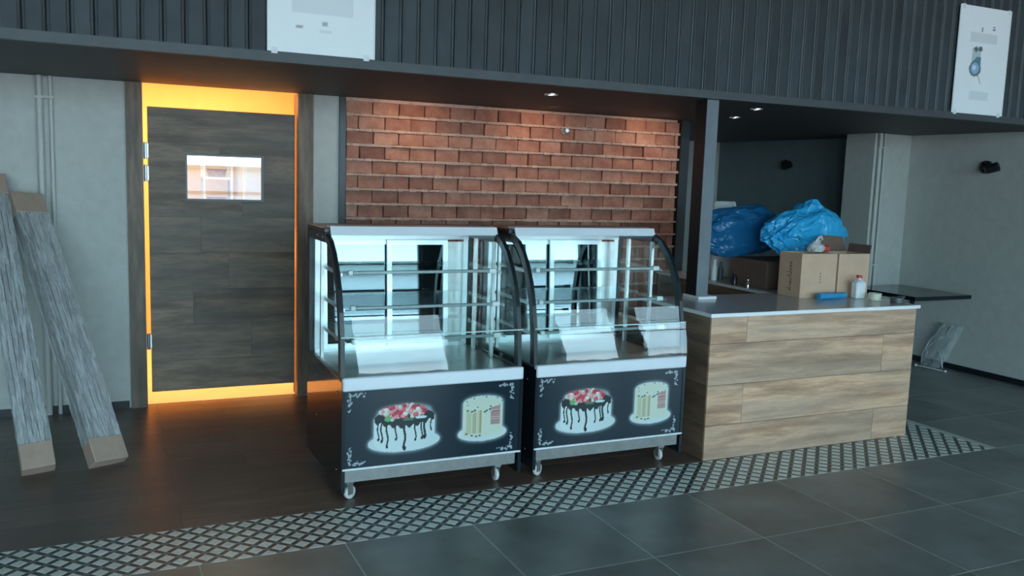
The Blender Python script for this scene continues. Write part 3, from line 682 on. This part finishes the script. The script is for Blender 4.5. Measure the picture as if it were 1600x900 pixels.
    # castors
    for x, y, a in ((.045, .045, .5), (W - .12, .045, 1.6), (.045, D - .06, .2), (W - .12, D - .06, .8)):
        Mx = Matrix.Translation((x, y, 0)) @ Matrix.Rotation(a, 4, 'Z')
        c = part('caster', MB().box(-.02, .024, -.02, .02, .078, .0995, T=Mx, ch=.003), g['plinth_steel'], root)
        for q in (-.0145, .0115): part('fork', MB().box(-.010, .022, q, q + .003, .025, .079, T=Mx), g['plinth_steel'], c)
        part('wheel', MB().lathe([(.026, -.010), (.033, -.007), (.034, 0), (.033, .007), (.026, .010), (.008, .011)], 20, Mx @ Matrix.Translation((.012, 0, .034)) @ Matrix.Rotation(PI / 2, 4, 'X')), g['wheel'], c, smooth=True)
    return root
def copy_tree(o, parent=None):
    c = o.copy(); COL.objects.link(c)
    if parent is not None: c.parent = parent
    for ch in list(o.children): copy_tree(ch, c)
    return c
case = make_case()
tag(case, 'glass pastry display case with cake print, nearer the wooden swing door', 'display case', 'curved glass pastry display cases')
case2 = copy_tree(case); case2.location = (2.042, CY, 0)
tag(case2, 'glass pastry display case with cake print, beside the wood clad bar counter', 'display case', 'curved glass pastry display cases')

# ------------------------------------------------------------------ bar counter
bar = empty('bar_counter', (0, 0, 0)); tag(bar, 'bar counter clad in bleached oak planks beside the display cases', 'counter')
BX0, BX1, BY, BT = 3.125, 4.765, 3.995, .850
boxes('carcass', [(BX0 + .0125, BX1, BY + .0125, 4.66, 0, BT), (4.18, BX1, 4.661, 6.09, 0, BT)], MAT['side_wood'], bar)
rows = [0, .205, .447, .690, BT]; vc = [4.455, 3.385, 4.49, 3.385]
for r in range(4):
    xsr = [BX0, vc[r], BX1]
    for a, b in zip(xsr, xsr[1:]):
        mb, c = centered(a + .0012, b - .0012, BY, BY + .012, rows[r] + .0012, rows[r + 1] - .0012); part('plank', mb, MAT['oak'], bar, loc=c)
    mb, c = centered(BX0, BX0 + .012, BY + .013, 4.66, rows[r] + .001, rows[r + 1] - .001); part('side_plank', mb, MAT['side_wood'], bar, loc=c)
mb = MB(); slab(mb, [(BX0 - .012, BY - .012), (BX1 + .015, BY - .012), (BX1 + .015, 6.09), (4.165, 6.09), (4.165, 4.70), (BX0 - .012, 4.70)], BT + .0005, .870)
wt = part('worktop', mb, MAT['counter_top'], None)
tag(wt, 'thin pale L-shaped worktop lying on the wooden bar counter', 'worktop')
boxes('edge_strip', [(BX0 - .013, BX1 + .016, BY - .0155, BY - .0125, BT, .871), (BX0 - .0155, BX0 - .0125, BY - .0155, 4.70, BT, .871)], MAT['counter_edge'], wt)
post = part('support_post', MB().box(-.045, .045, -.0495, .06, .0, H - .872 - .018), MAT['black_metal'], None, loc=(3.472, 4.61, .890)); tag(post, 'dark grey square steel post standing on the counter, up to the bulkhead', 'post')
part('front_face', MB().box(-.0445, .0445, -.055, -.05, .0, H - .872 - .018), MAT['post'], post)
part('base_plate', MB().box(-.058, .085, -.10, .07, -.0195, -.0005, ch=.002), MAT['counter_edge'], post)

# ------------------------------------------------------------------ things on the counter
def carton(x0, x1, y0, y1, z1, name, label, flap=None, text=None):
    w, d, h = x1 - x0, y1 - y0, z1 - .8715; t_ = .004
    c = empty(name, (x0, y0, .8715)); tag(c, label, 'box')
    boxes('carton_wall', [(0, w, 0, t_, 0, h), (0, w, d - t_, d, 0, h), (0, t_, t_, d - t_, 0, h), (w - t_, w, t_, d - t_, 0, h), (t_, w - t_, t_, d - t_, 0, t_)], MAT['card'], c)
    if flap:
        T_ = Matrix.Translation((0, d, h)) @ Matrix.Rotation(math.radians(-12), 4, 'X')
        part('flap', MB().add([(.01, 0, 0), (w - .002, 0, 0), (w - .03, 0, .105), (.06, 0, .115), (.01, 0, .06), (.01, .004, 0), (w - .002, .004, 0), (w - .03, .004, .105), (.06, .004, .115), (.01, .004, .06)], [(0, 1, 2, 3, 4), (9, 8, 7, 6, 5)] + [(i, (i + 1) % 5, (i + 1) % 5 + 5, i + 5) for i in range(5)], T_), MAT['card_dark'], c)
        T_ = Matrix.Translation((w, 0, h)) @ Matrix.Rotation(math.radians(12), 4, 'Y')
        part('flap', MB().box(0, .004, .004, d - .004, 0, .06, T=T_), MAT['card_dark'], c)
    return c
cA = carton(4.165, 4.475, 4.42, 4.63, 1.168, 'cardboard_carton', 'brown cardboard carton on the counter with dark print on its shaded side')
# stamped print: illegible dark letter shapes as in the photograph
rg2 = random.Random(11); ink = MB()
for k in range(9):
    z_ = .045 + k * .022; n_ = rg2.randint(2, 3)
    for q in range(n_): a = .085 + rg2.uniform(0, .018) * q; ink.box(-.0006, -.0001, a, a + rg2.uniform(.006, .02), z_ + q * .004, z_ + q * .004 + rg2.uniform(.003, .006))
    ink.box(-.0006, -.0001, .085 + .0, .110, z_ + .012, z_ + .0155)
ink2 = MB()
for k in range(4): ink2.box(.165, .165 + .012, -.0006, -.0001, .10 + k * .02, .104 + k * .02); ink2.box(.168, .171, -.0006, -.0001, .10 + k * .02, .112 + k * .02)
tag(part('side_print', ink, MAT['ink'], cA), kind='stuff'); tag(part('front_mark', ink2, MAT['card_dark'], cA), kind='stuff')
cB = carton(4.492, 4.772, 4.42, 4.63, 1.165, 'cardboard_carton', 'open cardboard carton with raised flap, at the right end of the counter', flap=True)
bx = part('storage_box', MB().box(0, .50, 0, .40, 0, .20, ch=.004), MAT['card_dark'], None, loc=(4.26, 4.86, .8715)); tag(bx, 'dark brown box under the blue plastic, behind the cartons', 'box')
part('lid_edge', MB().box(-.003, .503, -.003, .403, .165, .1715), MAT['card_dark'], bx)

def crumple(name, c, rad, mat, seed, amp=.18, fr_=4.0, sub=5, flat=None, shape=None):
    bm = bmesh.new(); bmesh.ops.create_icosphere(bm, subdivisions=sub, radius=1.0); sd = Vector((seed * 3.1, seed * 1.7, seed * .9))
    for v in bm.verts:
        p = v.co.normalized()
        n1 = noise.noise(p * 1.3 + sd); n2 = 1 - abs(noise.noise(p * fr_ * .55 + sd)) * 2; n3 = 1 - abs(noise.noise(p * fr_ * 1.7 + sd)) * 2
        r_ = 1 + amp * (n1 * 1.1 + n2 * .38 + n3 * .16)
        q = Vector((p.x * rad[0], p.y * rad[1], p.z * rad[2])) * r_
        if shape: q = shape(q)
        if flat is not None and q.z < flat: q.z = flat + (q.z - flat) * .02
        v.co = q
    me = bpy.data.meshes.new(name); bm.to_mesh(me); bm.free(); me.materials.append(mat)
    me.polygons.foreach_set('use_smooth', [False] * len(me.polygons)); me.update()
    return link(name, me, None, c)
def bagshape(q):
    q = q.copy(); q.z += (.075 * math.exp(-((q.x - .03) / .13) ** 2) if q.z > 0 else 0) - (max(0, abs(q.x) - .2) * .35 if q.z > 0 else -.0)
    return q
b1 = crumple('blue_plastic_cover', (4.60, 4.845, 1.27), (.345, .135, .175), MAT['blue_film'], 9.4, amp=.34, fr_=6, sub=5, flat=-.19, shape=bagshape)
tag(b1, 'crumpled bright blue plastic sheeting heaped behind the cartons', 'plastic sheeting')
b2 = crumple('blue_plastic_bag', (4.28, 5.22, 1.265), (.34, .13, .19), MAT['blue_film_shaded'], 6.1, amp=.22, fr_=4, flat=-.19)
tag(b2, 'blue plastic bag, colour darkened as shade, left of the bright blue sheeting, by the white sack', 'plastic bag')
w1 = crumple('white_carrier_bag', (4.385, 4.53, 1.195), (.062, .045, .042), MAT['white_film'], 7.7, amp=.25, fr_=4, sub=4, flat=-.022)
part('bag_handle', MB().tube([(-.03, 0, .01), (-.012, -.01, .045), (.006, -.012, .075), (.03, -.01, .082), (.042, -.008, .062), (.022, -.006, .045), (-.002, 0, .028)], [.010, .012, .010, .008, .009, .010, .012], 8), MAT['white_film'], w1, smooth=True)
part('bag_knot', MB().lathe([(.004, 0), (.018, .008), (.020, .02), (.008, .032)], 10, Matrix.Translation((-.01, -.01, .022))), MAT['white_film'], w1, smooth=True)
tag(w1, 'small white plastic bag with red print poking out of the carton', 'bag')
r1 = part('red_print', MB().box(.045, .105, -.03, .02, -.022, .02, ch=.009), MAT['red'], w1)
bo = empty('plastic_bottle', (4.60, 4.335, .8715)); part('bottle_body', MB().box(-.042, .042, -.028, .028, 0, .114, ch=.008), MAT['bottle'], bo); part('bottle_neck', MB().lathe([(.036, .1145), (.028, .124), (.016, .130), (.015, .138)], 18), MAT['bottle'], bo, smooth=True); tag(bo, 'white plastic bottle with a red cap, in front of the right carton', 'bottle')
part('bottle_cap', MB().lathe([(.019, .1385), (.019, .156), (.017, .158)], 16), MAT['red'], bo)
ro = part('bag_roll', MB().tube([(-.128, 0, .021), (.128, .02, .021)], .0205, 18), MAT['blue_roll'], None, loc=(4.385, 4.345, .8715), smooth=True); tag(ro, 'blue roll of plastic bags lying before the cartons', 'roll')
tp = part('tape_roll', MB().lathe([(.020, .0), (.040, .0), (.041, .004), (.041, .046), (.040, .048), (.020, .048), (.019, .024), (.020, .0)], 24, cap=False), MAT['tape'], None, loc=(4.655, 4.24, .8715), smooth=True); tag(tp, 'cream roll of tape lying right of the white bottle', 'tape')
gt = part('dark_tape_roll', MB().lathe([(.022, .0), (.042, .0), (.042, .034), (.022, .034), (.022, 0)], 24, cap=False), MAT['grey_tape'], None, loc=(4.715, 4.11, .8715), smooth=True); tag(gt, 'dark grey roll of tape at the front right corner of the counter', 'tape')
part('loose_end', MB().box(.02, .05, -.02, .015, .034, .042), MAT['grey_tape'], gt)
# white sack and small bottles by the post
sk = crumple('white_sack', (4.44, 5.62, 1.20), (.125, .08, .33), MAT['paper'], 5.1, amp=.13, fr_=4, sub=4, flat=-.30, shape=lambda q: Vector((q.x, q.y, q.z)) if abs(q.z) > .5 else Vector((math.copysign(min(.118, abs(q.x) * 1.35), q.x), q.y, math.copysign(min(.30, abs(q.z) * 1.15), q.z)))); sk.location.z = .8715 + .303; sk.scale = (1, 1, 1)
tag(sk, 'upright white paper sack with red lettering behind the post', 'sack')
sp = MB()
for k, (a, b, c, d) in enumerate(((-.06, -.035, .03, .08), (-.06, .0, .03, .038), (-.02, .0, .03, .08), (.015, .035, .03, .08), (.015, .06, .072, .08), (.05, .06, .03, .08), (-.07, .06, -.04, .0), (-.07, .04, -.07, -.05))): sp.box(a, b, -.125, -.118, c, d)
tag(part('red_lettering', sp, MAT['red'], sk), kind='stuff')
for i, (x, y, hh, r_, m_, lb) in enumerate(((4.235, 5.42, .17, .024, 'bottle', 'slim white bottle among the small bottles behind the post'), (4.33, 5.46, .14, .020, 'grey_tape', 'short black bottle between the white bottle and the sack foot'), (4.215, 5.15, .10, .020, 'black_metal', 'black jar at the edge of the side worktop'), (4.20, 4.98, .06, .012, 'chrome', 'small chrome shaker nearest the cartons'))):
    o = part('small_bottle', MB().lathe([(r_, 0), (r_, hh * .6), (r_ * .5, hh * .75), (r_ * .45, hh * .97), (.003, hh)], 16), MAT[m_], None, loc=(x, y, .8715), smooth=True); tag(o, lb, 'bottle', 'small bottles on the side worktop')

# ------------------------------------------------------------------ right wall: shelf, clear bag, rod, lamps
sh = part('wall_shelf', MB().box(6.30, XR - .001, 5.30, 6.09, .665, .700, ch=.002), MAT['dark_panel'], None); tag(sh, 'thin black shelf fixed to the right wall and pillar', 'shelf')
boxes('shelf_bracket', [(6.6, XR - .031, 5.9, 5.93, .62, .664), (XR - .03, XR - .001, 5.9, 5.93, .35, .664)], MAT['black_metal'], sh)
def clear_bag():
    nx, nz = 26, 34; vs = []; 
    for side in (0, 1):
        for j in range(nz):
            for i in range(nx):
                u, v = i / (nx - 1), j / (nz - 1)
                yy = -.17 + .34 * u - .05 * (1 - v) * 0 + .10 * (v - .5) * -1
                wdt = 1.0 - .45 * max(0, (.25 - v)) * 2
                yy = (u - .5) * .27 * wdt - .10 * (v - .5)
                zz = .012 + .40 * v
                bulge = .055 * math.sin(PI * u) * (1 - .3 * v) * (1 if side == 0 else .12)
                nn = noise.noise(Vector((u * 3, v * 3, side * 5.0))) * .030 + (1 - abs(noise.noise(Vector((u * 6 + 3, v * 5, side)))) * 2) * .018
                edge = min(u, 1 - u) * 4; edge = min(1, edge)
                vs.append((-.015 - bulge - .11 * (1 - v) - nn * edge, yy, zz))
    fs = []
    for s_ in (0, 1):
        o_ = s_ * nx * nz
        for j in range(nz - 1):
            for i in range(nx - 1): a = o_ + j * nx + i; fs.append((a, a + 1, a + nx + 1, a + nx))
    mb = MB(); mb.add(vs, fs); return mb
cb = part('clear_plastic_bag', clear_bag(), MAT['clear_film'], None, loc=(XR - .02, 5.50, 0)); tag(cb, 'crumpled clear plastic bag leaning on the wall under the black shelf', 'bag')
cr = MB(); rg3 = random.Random(4)
for pts in ([(-.13, .14, .03), (-.11, .10, .12), (-.09, .13, .16), (-.07, .06, .24), (-.05, -.02, .30), (-.035, -.08, .40)], [(-.14, -.10, .02), (-.12, -.06, .11), (-.09, .0, .17), (-.09, -.09, .22), (-.05, -.13, .33), (-.035, -.13, .41)], [(-.13, .14, .03), (-.11, .15, .10), (-.08, .12, .22), (-.05, .05, .33), (-.035, .0, .405)], [(-.035, -.13, .405), (-.035, -.04, .40), (-.035, .03, .41)]):
    cr.tube(pts, [.004, .009, .007, .010, .008, .004][:len(pts)], 5)
tag(part('crease', cr, MAT['white_film'], cb), kind='stuff')
rd = part('white_rod', MB().tube([(6.76, 5.62, .012), (6.79, 5.33, .012)], .005, 8), MAT['clip'], None, smooth=True)
for kx, ky in ((6.76, 5.62), (6.79, 5.33)): part('knob', MB().lathe([(.004, -.012), (.012, -.006), (.012, .006), (.004, .012)], 12, Matrix.Translation((kx, ky, .013))), MAT['clip'], rd, smooth=True)
tag(rd, 'thin white rod with knobbed ends on the floor before the clear bag', 'rod')

def wall_lamp(y, z, label):
    r = empty('wall_lamp', (XR, y, z)); tag(r, label, 'lamp', 'black wall spotlights')
    Rx = Matrix.Rotation(-PI / 2, 4, 'Y')
    part('wall_plate', MB().lathe([(.045, 0), (.045, .018), (.040, .022)], 24, Matrix.Translation((-.001, .055, .004)) @ Rx), MAT['black_metal'], r, smooth=True)
    part('arm', MB().tube([(-.015, .055, .004), (-.055, .04, .0), (-.07, .0, 0)], .009, 8), MAT['black_metal'], r, smooth=True)
    hd = part('lamp_head', MB().lathe([(.020, -.05), (.034, -.04), (.038, .0), (.040, .05), (.034, .052), (.028, .03)], 24, Matrix.Translation((-.075, -.030, -.006)) @ Matrix.Scale(.82, 4) @ Matrix.Rotation(math.radians(68), 4, 'X') @ Matrix.Rotation(.35, 4, 'Y')), MAT['black_metal'], r, smooth=True)
    for q in (.035, -.032): part('screw', MB().lathe([(.006, -.003), (.006, .003)], 8, Matrix.Translation((-.024, .055, q)) @ Rx), MAT['chrome'], r)
    r.scale = (1.25, 1.35, 1.25)
wall_lamp(5.20, 1.828, 'black double spotlight on the lit wall above the black shelf')
wall_lamp(7.72, 1.850, 'black double spotlight on the shaded niche wall, above the blue plastic')

# ------------------------------------------------------------------ downlights
def downlight(x, y, label, energy, col=(1.0, .82, .60)):
    r = empty('downlight', (x, y, H)); tag(r, label, 'lamp', 'recessed downlights in the soffit')
    part('rim', MB().lathe([(.030, 0), (.045, 0), (.044, -.006), (.032, -.008), (.030, 0)], 24, cap=False), MAT['chrome'], r, smooth=True)
    part('lamp_lens', MB().lathe([(.0305, -.001), (.028, -.004), (.012, -.006)], 20), emit_m, r)
    if energy: lamp('downlight_beam', 'SPOT', (x, y, H - .02), energy, col, size=.02, spot=2.2, blend=.9)
emit_m = emit('downlight_glow', (1.0, .90, .78), 4.0)
downlight(2.54, 4.97, 'downlight in the dark soffit before the brick wall', 0)
downlight(4.46, 5.57, 'deeper of the two downlights right of the post', 0)
downlight(4.08, 4.87, 'downlight just behind the bulkhead edge, right of the post', 0)
# warm spot that grazes the top of the bricks
for x in (2.0, 3.0, 4.0): lamp('brick_wash', 'SPOT', (x, 5.75, H - .02), 5.0, (1.0, .62, .38), size=.03, spot=2.4, blend=1.0, rot=(math.radians(48), 0, 0))

# ------------------------------------------------------------------ posters on the bulkhead
def soft_rect(img, X, Z, x0, x1, z0, z1, col, a):
    m = (X > x0) & (X < x1) & (Z > z0) & (Z < z1); img[m] = img[m] * (1 - a) + np.array(col) * a
def poster_img(second):
    nx, nz = 78, 112; X, Z = np.meshgrid(np.linspace(0, .525, nx), np.linspace(0, .75, nz)); img = np.empty((nz, nx, 3)); img[:] = (.92, .95, .95)
    rg = np.random.RandomState(5)
    if second:
        soft_rect(img, X, Z, .12, .40, .50, .57, (.62, .68, .66), .5); soft_rect(img, X, Z, .16, .36, .10, .16, (.60, .68, .66), .5)
        soft_rect(img, X, Z, .345, .375, .600, .612, (.08, .10, .10), .8); soft_rect(img, X, Z, .345, .375, .620, .628, (.08, .10, .10), .8); soft_rect(img, X, Z, .225, .24, .58, .61, (.10, .12, .12), .8)
        def ell(cx, cz, a, b): return ((X - cx) / a) ** 2 + ((Z - cz) / b) ** 2 < 1
        img[(abs(X - .20) < .045) & (Z > .36) & (Z < .46)] = (.52, .60, .60); img[ell(.19, .455, .022, .018)] = (.10, .15, .17); img[ell(.235, .46, .020, .018)] = (.10, .15, .17)
        img[(X > .145) & (X < .25) & (Z > .33) & (Z < .40) & (Z < .34 + (X - .13) * .8)] = (.09, .25, .33); img[ell(.195, .315, .062, .052)] = (.12, .18, .22); img[ell(.195, .32, .044, .040)] = (.30, .50, .68); img[ell(.185, .325, .020, .018)] = (.72, .84, .92)
        m = (abs(X - (.225 + (.29 - Z) * .5)) < .006) & (Z > .215) & (Z < .28); img[m] = (.45, .52, .52)
    else:
        soft_rect(img, X, Z, .11, .42, .195, .29, (.66, .72, .70), .5)
        soft_rect(img, X, Z, .13, .165, .128, .134, (.35, .20, .24), .7); soft_rect(img, X, Z, .13, .165, .116, .122, (.35, .20, .24), .7)
        soft_rect(img, X, Z, .262, .29, .140, .162, (.22, .32, .26), .7); soft_rect(img, X, Z, .25, .31, .105, .12, (.66, .74, .68), .5)
        soft_rect(img, X, Z, .08, .45, .36, .66, (.60, .68, .68), .4)
    return img
def poster(x, z0, second, label, rot=0):
    mb = MB().box(0, .54, 0, .004, 0, .755); o = part('poster', mb, MAT['clip'], None, loc=(x, YF - .016, z0)); tag(o, label, 'poster')
    link('poster_sheet', grid_print('poster_sheet', .525, .75, 78, 112, poster_img(second), MAT['poster']), o, (.006, -.0008, .003))
    for a, b in ((0.02, .74), (.50, .74), (.02, .0), (.48, .0)): part('tape', MB().box(a, a + .03, -.0016, .008, b - .01, b + .02), MAT['clip'], o)
    return o
poster(.728, 2.180, False, 'white poster cropped by the top of the photo, above the door', 0)
poster(5.515, 2.175, True, 'white poster with a small blue round figure, far right on the bulkhead')

# ------------------------------------------------------------------ wrapped long packages leaning on the left wall
def package(base, top, wdir, w, th, label, seed):
    base = Vector(base); top = Vector(top); ax = (top - base).normalized(); u = Vector(wdir); u = (u - ax * u.dot(ax)).normalized(); nrm = ax.cross(u); 
    if nrm.y < 0: nrm = -nrm
    L = (top - base).length
    Mx = Matrix((u, nrm, ax)).transposed().to_4x4(); Mx.translation = base
    r = empty('wrapped_package'); r.matrix_world = Mx; tag(r, label, 'package', 'film wrapped packages leaning on the wall')
    rg = random.Random(seed)
    ns = 6
    for k in range(ns):
        a = w * k / ns; d_ = rg.uniform(0, .006); boxes('wrapped_profile', [(a + .002, a + w / ns - .002, .006 + d_, th - .006, .03, L - .03)], MAT['pack_core'], r)
    for a, b in ((0.0, .14), (L - .15, L)): part('cardboard_end', MB().box(-.003, w + .003, -.003, th + .003, a, b, ch=.004), MAT['card_pale'], r)
    # film: crinkled skin round the bundle
    nz = 48; ring = [(0, 0), (w * .25, 0), (w * .5, 0), (w * .75, 0), (w, 0), (w, th / 2), (w, th), (w * .5, th), (0, th), (0, th / 2)]; nr = len(ring); vs = []; fs = []
    for j in range(nz + 1):
        z_ = .125 + (L - .26) * j / nz
        for (x, y) in ring:
            jx, jy = rg.uniform(0, .003), rg.uniform(0, .003)
            vs.append((x + (jx if x > w / 2 else -jx) + .001 * (1 if x > w / 2 else -1), y + (jy if y > th / 2 else -jy), z_))
    for j in range(nz):
        for k in range(nr): k2 = (k + 1) % nr; a, b, c, d = j * nr + k, j * nr + k2, (j + 1) * nr + k2, (j + 1) * nr + k; fs += [(a, b, c), (a, c, d)]
    part('stretch_wrap', MB().add(vs, fs), MAT['stretch_film'], r)
    return r
MAT['pack_core'] = simple('pale_profile', (0.34, 0.335, 0.32), 0.35, var=0.3, scale=5, rnd=.4)
MAT['card_pale'] = simple('pale_cardboard', (0.44, 0.31, 0.24), 0.75, var=0.1)
package((-.417, 4.905, .05), (-.70, 6.07, 1.52), (.98, .12, 0), .150, .085, 'film wrapped long package at the left edge, cut by the frame', 2)
package((-.081, 4.926, .05), (-.514, 5.98, 1.425), (.86, .5, 0), .178, .085, 'film wrapped long package leaning left, nearer the door', 4)

# small hook stub on the bricks
hk = part('pipe_stub', MB().lathe([(.026, 0), (.026, .01), (.012, .014), (.012, .05), (.016, .05), (.016, .06)], 14, Matrix.Translation((3.285, YW - .012, 1.985)) @ Matrix.Rotation(PI / 2, 4, 'X')), MAT['steel'], None, smooth=True); part('lever', MB().tube([(3.285, YW - .05, 1.985), (3.235, YW - .058, 1.975)], .009, 8), MAT['brick'], hk); tag(hk, 'small metal pipe stub sticking out of the upper bricks', 'pipe')
